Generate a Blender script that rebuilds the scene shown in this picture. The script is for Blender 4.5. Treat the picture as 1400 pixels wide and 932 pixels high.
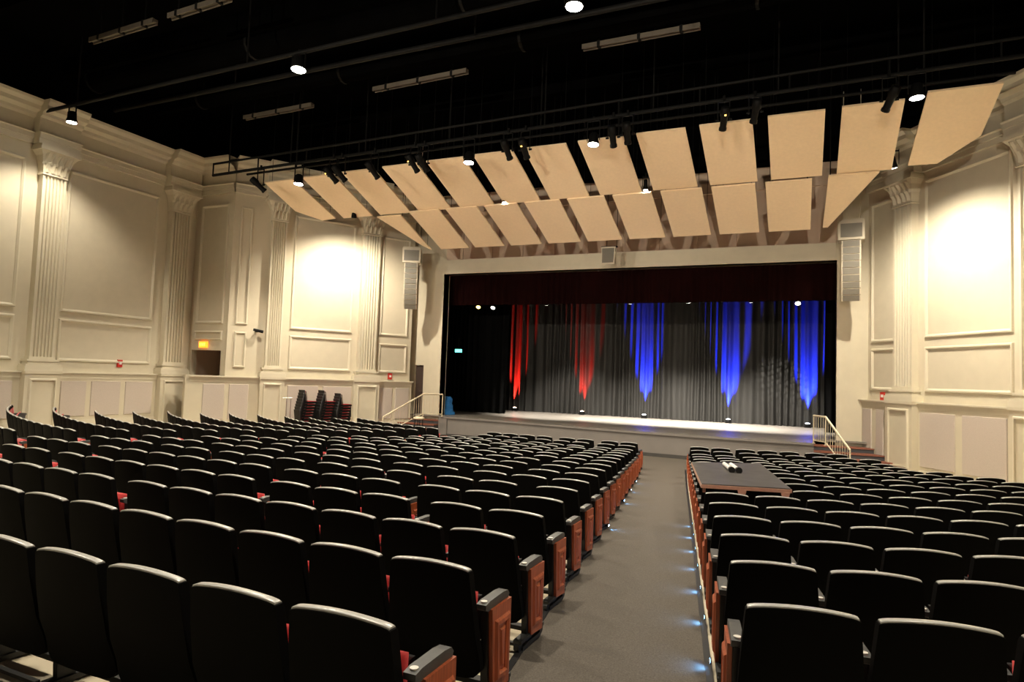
import bpy, math, random
from mathutils import Vector, Matrix

# ------------------------------------------------------------------ camera, world, exposure
scene = bpy.context.scene
for o in list(bpy.data.objects):
    bpy.data.objects.remove(o, do_unlink=True)
col = scene.collection
random.seed(7)
PI = math.pi

CAMH = 1.766
def cam_axes(yaw, pitch, roll):
    y, p, r = map(math.radians, (yaw, pitch, roll))
    f = Vector((-math.sin(y)*math.cos(p), math.cos(y)*math.cos(p), math.sin(p)))
    ri = Vector((math.cos(y), math.sin(y), 0)); up = ri.cross(f)
    return ri*math.cos(r)+up*math.sin(r), -ri*math.sin(r)+up*math.cos(r), f
cam = bpy.data.cameras.new('camera'); camo = bpy.data.objects.new('camera', cam); col.objects.link(camo)
cr, cu, cf = cam_axes(23.689, 3.221, 1.997)
m3 = Matrix((cr, cu, -cf)).transposed()
camo.matrix_world = Matrix.Translation((0, 0, CAMH)) @ m3.to_4x4()
cam.sensor_width = 36.0; cam.lens = 900/1400*36.0; cam.clip_start = 0.05; cam.clip_end = 200
scene.camera = camo

w = bpy.data.worlds.new('hall_air'); scene.world = w; w.use_nodes = True
w.node_tree.nodes['Background'].inputs[0].default_value = (1.0, 0.86, 0.68, 1)
w.node_tree.nodes['Background'].inputs[1].default_value = 0.0
scene.view_settings.view_transform = 'Standard'
try: scene.view_settings.look = 'None'
except Exception: pass
scene.view_settings.gamma = 1.0
scene.view_settings.use_curve_mapping = False
scene.view_settings.exposure = 0.0
WARM = (1.0, 0.885, 0.70)

# ------------------------------------------------------------------ materials
def new_mat(name):
    m = bpy.data.materials.new(name); m.use_nodes = True
    return m, m.node_tree.nodes, m.node_tree.links, m.node_tree.nodes['Principled BSDF']
def mat(name, colr, rough=0.6, var=0.08, scale=8.0, bump=0.0, bscale=60.0, metal=0.0, spec=0.5, sheen=0.0, stretch=None):
    m, N, L, b = new_mat(name)
    b.inputs['Roughness'].default_value = rough; b.inputs['Metallic'].default_value = metal
    b.inputs['Specular IOR Level'].default_value = spec
    if sheen: b.inputs['Sheen Weight'].default_value = sheen
    tc = N.new('ShaderNodeTexCoord'); mp = N.new('ShaderNodeMapping')
    if stretch: mp.inputs['Scale'].default_value = stretch
    L.new(tc.outputs['Object'], mp.inputs['Vector'])
    n = N.new('ShaderNodeTexNoise'); n.inputs['Scale'].default_value = scale; n.inputs['Detail'].default_value = 4
    L.new(mp.outputs['Vector'], n.inputs['Vector'])
    r = N.new('ShaderNodeValToRGB')
    r.color_ramp.elements[0].position = 0.3; r.color_ramp.elements[1].position = 0.7
    r.color_ramp.elements[0].color = tuple(c*(1-var) for c in colr)+(1,)
    r.color_ramp.elements[1].color = tuple(min(1, c*(1+var)) for c in colr)+(1,)
    L.new(n.outputs['Fac'], r.inputs['Fac']); L.new(r.outputs['Color'], b.inputs['Base Color'])
    if bump:
        n2 = N.new('ShaderNodeTexNoise'); n2.inputs['Scale'].default_value = bscale; n2.inputs['Detail'].default_value = 3
        L.new(mp.outputs['Vector'], n2.inputs['Vector'])
        bp = N.new('ShaderNodeBump'); bp.inputs['Strength'].default_value = bump; bp.inputs['Distance'].default_value = 0.01
        L.new(n2.outputs['Fac'], bp.inputs['Height']); L.new(bp.outputs['Normal'], b.inputs['Normal'])
    return m
def emis(name, colr, strength):
    m, N, L, b = new_mat(name)
    b.inputs['Base Color'].default_value = colr+(1,)
    b.inputs['Emission Color'].default_value = colr+(1,); b.inputs['Emission Strength'].default_value = strength
    return m
M = {}
M['plaster'] = mat('painted_plaster', (0.60, 0.545, 0.42), 0.7, 0.03, 3.0, 0.05, 120)
M['plaster_trim'] = mat('painted_trim', (0.64, 0.59, 0.465), 0.5, 0.02, 4.0)
M['acoustic_fabric'] = mat('mauve_grey_acoustic_fabric', (0.52, 0.455, 0.40), 0.9, 0.05, 40, 0.1, 300)
M['prosc'] = mat('proscenium_paint', (0.58, 0.45, 0.35), 0.7, 0.03, 3.0)
M['cloud'] = mat('cream_acoustic_panel', (0.93, 0.74, 0.51), 0.75, 0.03, 12, 0.05, 200)
M['ceiling'] = mat('black_ceiling', (0.002, 0.002, 0.002), 0.95, 0.2, 2, spec=0.0)
M['black_steel'] = mat('black_steel', (0.004, 0.004, 0.004), 0.6, 0.2, 20, spec=0.15)
M['dark_pipe'] = mat('dark_grey_pipe', (0.006, 0.006, 0.006), 0.6, 0.2, 6, spec=0.15)
M['batten'] = mat('pale_batten', (0.11, 0.092, 0.072), 0.6, 0.1, 5)
M['concrete'] = mat('pale_sealed_floor', (0.56, 0.49, 0.36), 0.45, 0.06, 1.3)
M['carpet'] = mat('taupe_carpet', (0.118, 0.104, 0.089), 0.95, 0.25, 90, 0.5, 400, spec=0.1)
M['edge'] = mat('black_rubber_edging', (0.012, 0.012, 0.013), 0.5, 0.1, 10)
M['shell'] = mat('black_seat_shell', (0.0022, 0.0022, 0.0021), 0.75, 0.12, 25, spec=0.06)
M['rim'] = mat('seat_rim_highlight', (0.43, 0.425, 0.40), 0.30, 0.05, 40, spec=0.9)  # lamp highlight on the black shell's top edge, painted in pale grey
M['red'] = mat('red_upholstery', (0.50, 0.025, 0.025), 0.85, 0.12, 30, 0.15, 350, sheen=0.3)
M['maroon'] = mat('maroon_chair_fabric', (0.30, 0.018, 0.022), 0.9, 0.12, 30, 0.15, 350)
M['arm'] = mat('grey_armrest_plastic', (0.062, 0.064, 0.064), 0.45, 0.1, 40, 0.05, 300)
M['black_plastic'] = mat('black_plastic', (0.006, 0.006, 0.006), 0.5, 0.15, 15)
M['plate'] = mat('silver_number_disc', (0.75, 0.73, 0.68), 0.35, 0.03, 10, metal=0.2)
M['wood'] = mat('red_brown_wood', (0.40, 0.090, 0.032), 0.38, 0.30, 5, stretch=(14, 14, 1.2))
M['chrome'] = mat('chrome', (0.75, 0.75, 0.76), 0.15, 0.03, 5, metal=1.0)
M['stage_floor'] = mat('worn_stage_floor', (0.20, 0.18, 0.155), 0.35, 0.18, 1.6)
M['skirt'] = mat('grey_stage_front', (0.19, 0.172, 0.158), 0.75, 0.05, 2.0)
M['dark_base'] = mat('dark_base_strip', (0.05, 0.046, 0.042), 0.7, 0.1, 4)
M['drape'] = mat('black_velour_drape', (0.0165, 0.0156, 0.0140), 0.65, 0.15, 3, 0.1, 200, spec=0.25, stretch=(6, 6, 0.4))
M['black_drape'] = mat('matt_black_drape', (0.003, 0.003, 0.003), 0.9, 0.15, 3, spec=0.05)
M['valance'] = mat('dark_red_valance', (0.009, 0.0014, 0.0013), 0.9, 0.2, 3, spec=0.05)
M['speaker'] = mat('cream_speaker_cabinet', (0.55, 0.49, 0.38), 0.5, 0.04, 6)
M['grille'] = mat('grey_speaker_grille', (0.16, 0.147, 0.12), 0.6, 0.15, 120)
M['rail'] = mat('cream_metal_rail', (0.66, 0.58, 0.42), 0.35, 0.04, 5)
M['tread'] = mat('brick_red_tread', (0.22, 0.075, 0.045), 0.5, 0.1, 10)
M['riser'] = mat('dark_grey_riser', (0.05, 0.05, 0.055), 0.7, 0.1, 5)
M['red_plastic'] = mat('red_alarm_plastic', (0.55, 0.03, 0.02), 0.4, 0.05, 5)
M['white_plastic'] = mat('white_plastic', (0.75, 0.73, 0.70), 0.4, 0.03, 5)
M['desk_top'] = mat('charcoal_desk_laminate', (0.045, 0.042, 0.040), 0.45, 0.35, 4)
M['desk_edge'] = mat('pale_pink_wood_edge', (0.42, 0.25, 0.18), 0.5, 0.12, 12, stretch=(1, 8, 8))
M['blue_cloth'] = mat('blue_cloth', (0.03, 0.22, 0.62), 0.8, 0.2, 8)
M['door'] = mat('brown_door', (0.055, 0.035, 0.028), 0.5, 0.15, 3, stretch=(6, 6, 1))
M['lens_on'] = emis('lit_lens', (1.0, 0.93, 0.80), 60)
M['lens_dim'] = emis('lit_stage_lens', (1.0, 0.95, 0.85), 14)
M['lens_yellow'] = emis('yellow_lit_lens', (1.0, 0.70, 0.12), 14)
M['lens_red'] = emis('red_uplight_lens', (1.0, 0.70, 0.55), 8)
M['lens_blue'] = emis('blue_uplight_lens', (0.75, 0.85, 1.0), 8)
M['led_blue'] = emis('blue_led', (0.30, 0.62, 1.0), 25)
M['exit_red'] = emis('orange_exit_glow', (1.0, 0.28, 0.02), 2.2)
M['exit_text'] = emis('yellow_exit_letters', (1.0, 0.75, 0.10), 3.0)
M['exit_green'] = emis('teal_exit_glow', (0.15, 1.0, 0.75), 3.0)
M['amber_led'] = emis('amber_indicator', (1.0, 0.55, 0.1), 6.0)

# ------------------------------------------------------------------ mesh helpers
class MB:
    def __init__(s): s.v = []; s.f = []; s.mi = []; s.cur = 0
    def add(s, vs, fs):
        b = len(s.v); s.v += [tuple(p) for p in vs]
        for f in fs: s.f.append(tuple(b+i for i in f)); s.mi.append(s.cur)
        return s
    def box(s, x0, x1, y0, y1, z0, z1):
        x0, x1 = min(x0, x1), max(x0, x1); y0, y1 = min(y0, y1), max(y0, y1)
        return s.add([(x0,y0,z0),(x1,y0,z0),(x1,y1,z0),(x0,y1,z0),(x0,y0,z1),(x1,y0,z1),(x1,y1,z1),(x0,y1,z1)],
              [(0,3,2,1),(4,5,6,7),(0,1,5,4),(1,2,6,5),(2,3,7,6),(3,0,4,7)])
    def hexa(s, b, t):      # two quads (bottom, top) of 4 points
        return s.add(list(b)+list(t), [(0,3,2,1),(4,5,6,7),(0,1,5,4),(1,2,6,5),(2,3,7,6),(3,0,4,7)])
    def prism(s, poly, z0, z1):   # polygon in xy, ccw
        n = len(poly)
        s.add([(x,y,z0) for x,y in poly]+[(x,y,z1) for x,y in poly],
              [tuple(range(n-1,-1,-1)), tuple(range(n,2*n))]+[(i,(i+1)%n,n+(i+1)%n,n+i) for i in range(n)])
        return s
    def tube(s, p, q, r, n=8, r2=None, cap=True):
        p = Vector(p); q = Vector(q); d = (q-p).normalized()
        a = d.orthogonal().normalized(); b = d.cross(a); r2 = r if r2 is None else r2
        vs = [p+(a*math.cos(2*PI*i/n)+b*math.sin(2*PI*i/n))*r for i in range(n)]
        vs += [q+(a*math.cos(2*PI*i/n)+b*math.sin(2*PI*i/n))*r2 for i in range(n)]
        fs = [(i,(i+1)%n,n+(i+1)%n,n+i) for i in range(n)]
        if cap: fs += [tuple(range(n-1,-1,-1)), tuple(range(n,2*n))]
        return s.add(vs, fs)
    def lathe(s, prof, n=12, c=(0,0,0)):   # prof: (r,z)
        b = []; m = len(prof)
        vs = [(c[0]+r*math.cos(2*PI*i/n), c[1]+r*math.sin(2*PI*i/n), c[2]+z) for r,z in prof for i in range(n)]
        fs = [(j*n+i, j*n+(i+1)%n, (j+1)*n+(i+1)%n, (j+1)*n+i) for j in range(m-1) for i in range(n)]
        fs += [tuple(range(n-1,-1,-1)), tuple((m-1)*n+i for i in range(n))]
        return s.add(vs, fs)
    def grid(s, rows, close=False):   # rows of points
        m = len(rows); n = len(rows[0]); vs = [p for r in rows for p in r]
        fs = [(j*n+i, j*n+i+1, (j+1)*n+i+1, (j+1)*n+i) for j in range(m-1) for i in range(n-1)]
        if close: fs += [(j*n+n-1, j*n, (j+1)*n, (j+1)*n+n-1) for j in range(m-1)]
        return s.add(vs, fs)
    def xform(s, mx):
        s.v = [tuple(mx @ Vector(p)) for p in s.v]; return s
    def mesh(s, name, mats, smooth=False):
        me = bpy.data.meshes.new(name); me.from_pydata(s.v, [], s.f)
        for m in (mats if isinstance(mats, (list, tuple)) else [mats]): me.materials.append(m)
        if any(s.mi): me.polygons.foreach_set('material_index', s.mi)
        if smooth: me.polygons.foreach_set('use_smooth', [True]*len(s.f))
        me.update(); return me
def fixn(me):
    import bmesh
    bm = bmesh.new(); bm.from_mesh(me); bmesh.ops.recalc_face_normals(bm, faces=bm.faces); bm.to_mesh(me); bm.free(); return me
def obj(name, me, parent=None, loc=None, rz=None):
    o = bpy.data.objects.new(name, me); col.objects.link(o)
    if parent: o.parent = parent
    if loc is not None: o.location = loc
    if rz is not None: o.rotation_euler = (0, 0, rz)
    return o
def part(name, mb, m, parent=None, smooth=False, loc=None, rz=None):
    return obj(name, fixn(mb.mesh(name, m, smooth)), parent, loc, rz)
def empty(name, loc=(0,0,0), rz=0.0):
    o = bpy.data.objects.new(name, None); col.objects.link(o); o.location = loc; o.rotation_euler = (0,0,rz)
    o.empty_display_size = 0.1; return o
def tag(o, label, cat, group=None, kind=None):
    o['label'] = label; o['category'] = cat
    if group: o['group'] = group
    if kind: o['kind'] = kind
    return o
def struct(o, label=None):
    o['kind'] = 'structure'
    if label: o['label'] = label
    return o
def spot(name, parent, loc, target, power, angle, blend, colr=WARM, size=0.08):
    l = bpy.data.lights.new(name, 'SPOT'); l.energy = power; l.spot_size = math.radians(angle); l.spot_blend = blend
    l.color = colr; l.shadow_soft_size = size
    o = bpy.data.objects.new(name, l); col.objects.link(o); o.location = loc
    d = Vector(target)-Vector(loc); o.rotation_euler = d.to_track_quat('-Z', 'Y').to_euler()
    if parent:
        o.parent = parent; o.matrix_parent_inverse = Matrix.Translation(-Vector(parent.location))
    return o

# ------------------------------------------------------------------ seating geometry
XC = -6.80                                    # axis of the hall
def zfloor(n): return -0.0524*min(n, 15.0)
def centre_right(n): return -1.433-0.1684*n    # right end of the centre block
def centre_y(n): return 2.202+0.9955*n
def centre_bow(n, x): return 0.0046*(centre_right(n)-x)**2
def side_row(n, s, side):
    """point on a curved side row at arc length s from the aisle; returns x, y, tangent angle"""
    t0, t1 = (8.5, 1.6) if side > 0 else (12.0, 2.4+0.22*min(max(n-5, 0), 8))
    steps = 16; ds = s/steps; x = -0.22-0.1625*n; y = 3.39+0.99*n; th = math.radians(t0)
    for i in range(steps):
        th = math.radians(t0+t1*(i+.5)*ds); x += math.cos(th)*ds; y += math.sin(th)*ds
    th = math.radians(t0+t1*s)
    if side < 0: x = 2*XC-x-0.28; th = PI-th
    return x, y, th
NZ = lambda n: zfloor(n)                       # centre rows and side rows share the rake, offset by a row
def side_z(n): return zfloor(n+1.18)

# ------------------------------------------------------------------ floor
def floor_line(n):
    pts = []
    for s in (15, 12, 10, 8, 6, 4, 2.5, 1.2, 0.3):
        x, y, t = side_row(n, s, -1); pts.append((x, y, side_z(n)))
    yc = centre_y(n+1.18); 
    xl = 2*XC-centre_right(n+1.18)
    for k in range(0, 6):
        xx = xl+(centre_right(n+1.18)-xl)*k/6; pts.append((xx, yc+centre_bow(n+1.18, xx), side_z(n)))
    pts.append((centre_right(n+1.18), yc, side_z(n)))
    for s in (0, 1.2, 2.5, 4, 6, 8, 10, 12):
        x, y, t = side_row(n, s, 1); pts.append((x, y, side_z(n)))
    return pts
mb = MB(); mb.grid([floor_line(n) for n in range(-9, 24)])
fl = part('floor', mb, M['concrete']); struct(fl, 'pale sealed floor raked gently down to the stage')
def carpet_strip(name, fL, fR, ns, label):
    e = MB(); rows = []
    for n in ns:
        L, R_ = fL(n), fR(n); z = side_z(n)+0.006
        rows.append([(L[0]+(R_[0]-L[0])*k/4, L[1]+(R_[1]-L[1])*k/4, z) for k in range(5)])
    top = MB().grid(rows)
    o = part(name, top, M['carpet']); struct(o, label)
    for side in (0, -1):
        b = MB()
        for i in range(len(rows)-1):
            p, q = Vector(rows[i][side]), Vector(rows[i+1][side]); s = 0.035 if side == 0 else -0.035
            b.hexa([p+Vector((-s,0,-.01)), p+Vector((s*.3,0,-.01)), q+Vector((s*.3,0,-.01)), q+Vector((-s,0,-.01))],
                   [p+Vector((-s,0,.008)), p+Vector((s*.3,0,.008)), q+Vector((s*.3,0,.008)), q+Vector((-s,0,.008))])
        part('edge_strip', b, M['edge'], o)
    return o
rng = list(range(-9, 18))
carpet_strip('aisle_carpet', lambda n: (centre_right(n+1.18)+0.055, centre_y(n+1.18), 0), lambda n: (side_row(n, 0, 1)[0]-0.120, side_row(n, 0, 1)[1], 0), rng,
             'taupe carpet runner with black edging down the right aisle')
carpet_strip('aisle_carpet', lambda n: (side_row(n, 0, -1)[0]+0.075, side_row(n, 0, -1)[1], 0), lambda n: (2*XC-centre_right(n+1.18)-0.055, centre_y(n+1.18)+centre_bow(n+1.18, 2*XC-centre_right(n+1.18)), 0), rng,
             'taupe carpet runner down the far left aisle')
fc = MB(); fc.grid([[(x, y0+(24.6-y0)*k/3, side_z(16)+0.0065) for k in range(4)] for x, y0 in
     [(-17.5, 22.9), (-14.5, 21.4), (-11.6, 20.0), (-10.0, 19.75), (-4.2, 19.75), (-2.7, 19.9), (0.5, 20.3), (2.2, 20.8)]])
struct(part('front_carpet', fc, M['carpet']), 'taupe carpet in front of the stage')

# ------------------------------------------------------------------ walls
A = math.radians(33.5)
ZL = 1.47                                       # ledge height
def wall(name, origin, theta, label):
    o = empty(name, (origin[0], origin[1], 0), theta); struct(o, label); return o
def frame_moulding(parent, u0, u1, z0, z1, sy, w_=0.11, off=0.0, m='plaster_trim'):
    b = MB(); prof = [(0, 0), (0.02, 0.055), (0.06, 0.06), (w_, 0.015), (w_, 0)]
    rows = []
    for (i, d) in prof:
        y = sy*(off+d)
        rows.append([(u0+i, y, z0+i), (u1-i, y, z0+i), (u1-i, y, z1-i), (u0+i, y, z1-i)])
    b.grid(rows, close=True)
    return part('panel_moulding', b, M[m], parent)
def pilaster(parent, u0, u1, sy, z0=ZL, ztop=8.5, d=0.24, pedestal=True, zfl=-1.0):
    wd = u1-u0; zs0, zs1 = z0+0.45, ztop-0.92
    nf = 6; pts = [(u0, 0), (u0, d)]; fw = (wd-0.10)/nf
    for k in range(nf):
        a = u0+0.05+k*fw
        pts += [(a+fw*.14, d), (a+fw*.24, d-.06), (a+fw*.76, d-.06), (a+fw*.86, d)]
    pts += [(u1, d), (u1, 0)]
    b = MB(); n = len(pts)
    b.add([(x, sy*y, zs0) for x,y in pts]+[(x, sy*y, zs1) for x,y in pts], [(i, (i+1)%n, n+(i+1)%n, n+i) for i in range(n)])
    sh = part('pilaster', b, M['plaster_trim'], parent)
    e = MB()
    for (g, za, zb) in ((0.20, 0, 0.16), (0.17, .16, .22), (0.08, .22, .30), (0.12, .30, .37), (0.03, .37, .45)):
        e.box(u0-g, u1+g, 0, sy*(d+g*.8), z0+za, z0+zb)
    part('pilaster_base', e, M['plaster_trim'], sh)
    c = MB(); uc = (u0+u1)/2; hw = wd/2
    lev = [(0.02, 0.0), (0.05, 0.03), (0.02, 0.06), (0.02, 0.12), (0.05, 0.35), (0.12, 0.60), (0.22, 0.74)]
    rows = []
    for g, z in lev:
        rows.append([(uc-hw-g, 0, zs1+z), (uc-hw-g, sy*(d+g), zs1+z), (uc+hw+g, sy*(d+g), zs1+z), (uc+hw+g, 0, zs1+z)])
    c.grid(rows)
    c.box(uc-hw-.26, uc+hw+.26, 0, sy*(d+.26), zs1+.74, zs1+.84); c.box(uc-hw-.22, uc+hw+.22, 0, sy*(d+.22), zs1+.84, zs1+.92)
    for tier, (zb, zt, nl, ph) in enumerate(((.10, .42, 4, .5), (.34, .70, 5, 0))):
        for k in range(nl):
            x = uc-hw+wd*(k+(.5 if nl == 4 else 0))/4; lw = wd*.085
            g0 = .03+.02*tier; lvl = []
            for t in (0, .35, .7, .92, 1):
                out = d+g0+.02+.13*t*t+(.05*tier if t > .5 else 0); zz = zs1+zb+(zt-zb)*(t if t < .95 else .86)
                ww = lw*(1.15-.5*t); lvl.append([(x-ww, sy*(out-.04), zz), (x, sy*(out+.03), zz), (x+ww, sy*(out-.04), zz)])
            c.grid(lvl)
    part('pilaster_capital', c, M['plaster_trim'], sh)
    if pedestal:
        p = MB(); p.box(u0-.17, u1+.17, 0, sy*(d+.14), zfl, z0-.06); p.box(u0-.19, u1+.19, 0, sy*(d+.18), z0-.08, z0+.01)
        pd = part('pedestal', p, M['plaster'], sh)
        frame_moulding(parent, u0-.05, u1+.05, zfl+.45, z0-.22, sy, .06, d+.14)
    return sh
def wainscot(parent, u0, u1, sy, zb, panels, d=0.15, fl=-1.0):
    b = MB(); b.box(u0, u1, 0, sy*d, fl, ZL-.06)
    part('wainscot', b, M['plaster'], parent)
    b = MB(); b.box(u0-.03, u1+.03, 0, sy*(d+.10), ZL-.05, ZL); b.box(u0, u1, 0, sy*(d+.05), ZL-.12, ZL-.05); b.box(u0, u1, 0, sy*(d+.02), ZL-.22, ZL-.12)
    part('ledge', b, M['plaster_trim'], parent)
    for (a, c) in panels:
        p = MB(); z1 = ZL-.30; i = .015
        p.hexa([(a, sy*d, zb), (c, sy*d, zb), (c, sy*d, z1), (a, sy*d, z1)], [(a+i, sy*(d+.03), zb+i), (c-i, sy*(d+.03), zb+i), (c-i, sy*(d+.03), z1-i), (a+i, sy*(d+.03), z1-i)])
        part('wainscot_panel', p, M['acoustic_fabric'], parent)
    b = MB(); b.box(u0, u1, 0, sy*(d+.03), fl, zb-.12)
    part('skirting', b, M['plaster_trim'], parent)
def entablature(parent, u0, u1, sy, breaks=(), z0=8.5, ztop=9.82):
    prof = [(0, z0), (.10, z0), (.10, z0+.16), (.14, z0+.16), (.14, z0+.30), (.19, z0+.33), (.06, z0+.36), (.06, z0+.80), (.16, z0+.86), (.18, z0+.95), (.36, z0+1.02), (.38, z0+1.14), (.48, ztop-.08), (.50, ztop), (0, ztop)]
    b = MB(); b.grid([[(u, sy*d, z) for d, z in prof] for u in (u0, u1)])
    e = part('entablature', b, M['plaster_trim'], parent)
    for (a, c) in breaks:
        k = MB(); pr = [(d+.30 if d > 0 else 0, z) for d, z in prof]
        k.grid([[(u, sy*d, z) for d, z in pr] for u in (a, c)])
        for u in (a, c): k.add([(u, sy*d, z) for d, z in pr], [tuple(range(len(pr)))])
        part('entablature_break', k, M['plaster_trim'], e)
    return e
def slab(parent, u0, u1, sy, z0, z1, t=0.3, m='plaster', y=0.0):
    if z1 > 11:
        k = MB(); k.box(u0, u1, sy*y, sy*(y-t), 9.75, z1); part('upper_wall', k, M['ceiling'], parent); z1 = 9.75
    b = MB(); b.box(u0, u1, sy*y, sy*(y-t), z0, z1); return part('wall_face', b, M[m], parent)

# --- left wall, rear stretch: parallel to the hall axis, u = world y
WL = wall('wall_left', (-21.9, 0), PI/2, 'cream panelled left side wall with fluted pilasters')
slab(WL, -9, 18.7, -1, -1.2, 11.6)
for u0, u1, broken in ((12.58, 13.30, 1), (17.22, 18.05, 1), (7.95, 8.67, 1)):
    pilaster(WL, u0, u1, -1)
wainscot(WL, -9, 18.45, -1, 0.02, [(13.62, 14.46), (14.62, 15.66), (15.84, 16.9), (11.35, 12.2), (10.2, 11.2), (9.0, 10.05)])
entablature(WL, -9, 18.7, -1, [(12.30, 13.58), (16.94, 18.33), (7.7, 8.9)])
for a, c in ((13.5, 16.82), (8.95, 12.2)):
    frame_moulding(WL, a, c, 3.40, 8.05, -1); frame_moulding(WL, a, c, 1.80, 3.18, -1)
# --- return wall facing the audience, with the exit doorway
WT = wall('wall_left_return', (-21.9, 18.49), 0.0, 'cream return wall with dark exit doorway on the left')
for (a, c, z0, z1) in ((0, .17, -1.2, 2.43), (1.72, 2.03, -1.2, 2.43), (0, 2.03, 2.43, 11.6)):
    slab(WT, a, c, -1, z0, z1, .25)
frame_moulding(WT, .30, 1.75, 3.45, 8.1, -1); frame_moulding(WT, .30, 1.75, 2.82, 3.18, -1, .07)
entablature(WT, 0, 2.03, -1)
b = MB(); b.box(.05, 1.95, 2.6, 2.7, -1.2, 2.9); b.box(.0, .1, .26, 2.6, -1.2, 2.9); b.box(1.80, 1.9, .26, 2.6, -1.2, 2.9); b.box(.0, 1.95, .26, 2.7, 2.5, 2.6)
part('corridor', b, M['prosc'], WT)
# --- left splayed wall beside the stage
cL = (-15.42, 25.22)
th = math.atan2(-math.cos(A), -math.sin(A))
WF = wall('wall_left_front', cL, th, 'cream splayed wall left of the stage with two fluted pilasters')
slab(WF, 0.55, 8.05, 1, -1.2, 11.6)
b = MB(); b.box(8.02, 8.10, 0.02, -.6, 1.4, 9.8); part('corner_return', b, M['plaster'], WF)
for u0, u1 in ((2.24, 3.0), (6.14, 6.72)): pilaster(WF, u0, u1, 1)
wainscot(WF, 0.5, 9.3, 1, -0.15, [(5.83-1.24, 5.80), (3.2, 4.41), (1.39, 2.0), (.62, 1.25), (7.25, 7.95), (8.1, 8.85)])
b = MB(); b.box(9.3, 9.45, .17, -.35, -1.0, ZL); b.box(8.0, 9.45, -.25, -.40, -1.0, ZL); part('parapet_return', b, M['plaster'], WF)
entablature(WF, .55, 8.1, 1, [(1.98, 3.26), (5.88, 6.98)])
frame_moulding(WF, 3.25, 5.8, 3.40, 8.0, 1); frame_moulding(WF, 3.25, 5.8, 1.80, 3.16, 1)
frame_moulding(WF, .74, 2.05, 3.40, 7.7, 1); frame_moulding(WF, .74, 2.05, 1.80, 3.06, 1)
frame_moulding(WF, 7.40, 7.85, 3.45, 8.0, 1, .08); frame_moulding(WF, 7.40, 7.85, 1.80, 3.18, 1, .08)
# --- right splayed wall
cR = (2.108, 25.22)
WR = wall('wall_right', cR, math.atan2(-math.cos(A), math.sin(A)), 'cream splayed wall right of the stage with fluted pilasters')
slab(WR, 0, 8.2, -1, -1.2, 11.6)
pilaster(WR, 1.42, 2.18, -1); pilaster(WR, 5.72, 6.48, -1)
wainscot(WR, -.12, 8.2, -1, -0.45, [(2.42, 3.68), (3.92, 5.30), (-.05, .38), (.58, .92), (6.9, 8.0)])
entablature(WR, 0, 8.2, -1, [(1.16, 2.44), (5.46, 6.74)])
frame_moulding(WR, 2.45, 5.36, 3.40, 8.25, -1); frame_moulding(WR, 2.45, 5.36, 1.78, 3.14, -1)
frame_moulding(WR, .16, 1.25, 3.36, 8.05, -1); frame_moulding(WR, .16, 1.25, 1.78, 3.17, -1)
# right wall carries on toward the back, unseen beyond the frame
WS = wall('wall_right_side', (2.108+8.2*math.sin(A), 25.22-8.2*math.cos(A)), -PI/2, 'cream right side wall beyond the splay')
slab(WS, 0, 28, -1, -1.2, 11.6); wainscot(WS, 0, 28, -1, 0.0, [(1+1.6*k, 2.4+1.6*k) for k in range(6)]); entablature(WS, 0, 28, -1)
xb = 2.108+8.2*math.sin(A)
b = MB(); b.box(-22.2, xb+.3, -9.3, -9, -1.2, 11.6); WB = struct(part('wall_back', b, M['dark_base']), 'back wall of the hall behind the audience')
# --- proscenium wall
WP = wall('wall_proscenium', (0, 25.22), 0.0, 'proscenium wall framing the stage opening')
OX0, OX1, OZ = -14.35, 1.14, 6.215
for (a, c, z0, z1) in ((-17.2, -15.72, -1.2, 11.6), (-15.30, OX0, -1.2, 11.6), (-15.72, -15.30, 2.2, 11.6), (OX1, 2.6, -1.2, 11.6), (OX0, OX1, OZ, 11.6)):
    slab(WP, a, c, -1, z0, z1, .35, 'prosc' if c > -15.0 and a < 2 and z0 > 5 else 'plaster')
b = MB()
for (g, d) in ((0.62, .10), (0.50, .14), (0.16, .18)):
    b.box(OX0-g, OX0, -d, .3, -.78, OZ+g); b.box(OX1, OX1+g, -d, .3, -.78, OZ+g); b.box(OX0, OX1, -d, .3, OZ, OZ+g)
T1 = struct(part('trim_1', b, M['plaster'], None, loc=(0, 25.22, 0)), 'cream moulded surround of the stage opening')
b = MB()
for k in range(11): b.box(OX0+.7+k*1.42, OX0+.82+k*1.42, -.05, 0, OZ+.65, 8.9)
b.box(-15.3, 2.2, -.12, 0, 8.9, 9.3); part('wall_rib', b, M['prosc'], WP)
b = MB(); b.box(-15.71, -15.31, .08, .14, .05, 2.18); D1 = struct(part('door_1', b, M['door'], None, loc=(0, 25.22, 0)), 'brown door ajar left of the stage')
b = MB(); b.tube((-15.38, .0, 1.05), (-15.38, .08, 1.05), .02); b.tube((-15.38, 0, 1.05), (-15.48, 0, 1.05), .014); part('door_handle', b, M['chrome'], D1)
# --- ceiling
b = MB(); b.box(-22.4, xb+.4, -9.4, 36, 11.6, 11.8); CE = struct(part('ceiling', b, M['ceiling']), 'black painted ceiling of the hall')
b = MB()
for k in range(9):
    y = -6+k*3.2
    b.box(-22, xb, y-.1, y+.1, 11.0, 11.6)
part('ceiling_beam', b, M['ceiling'], CE)

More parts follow.
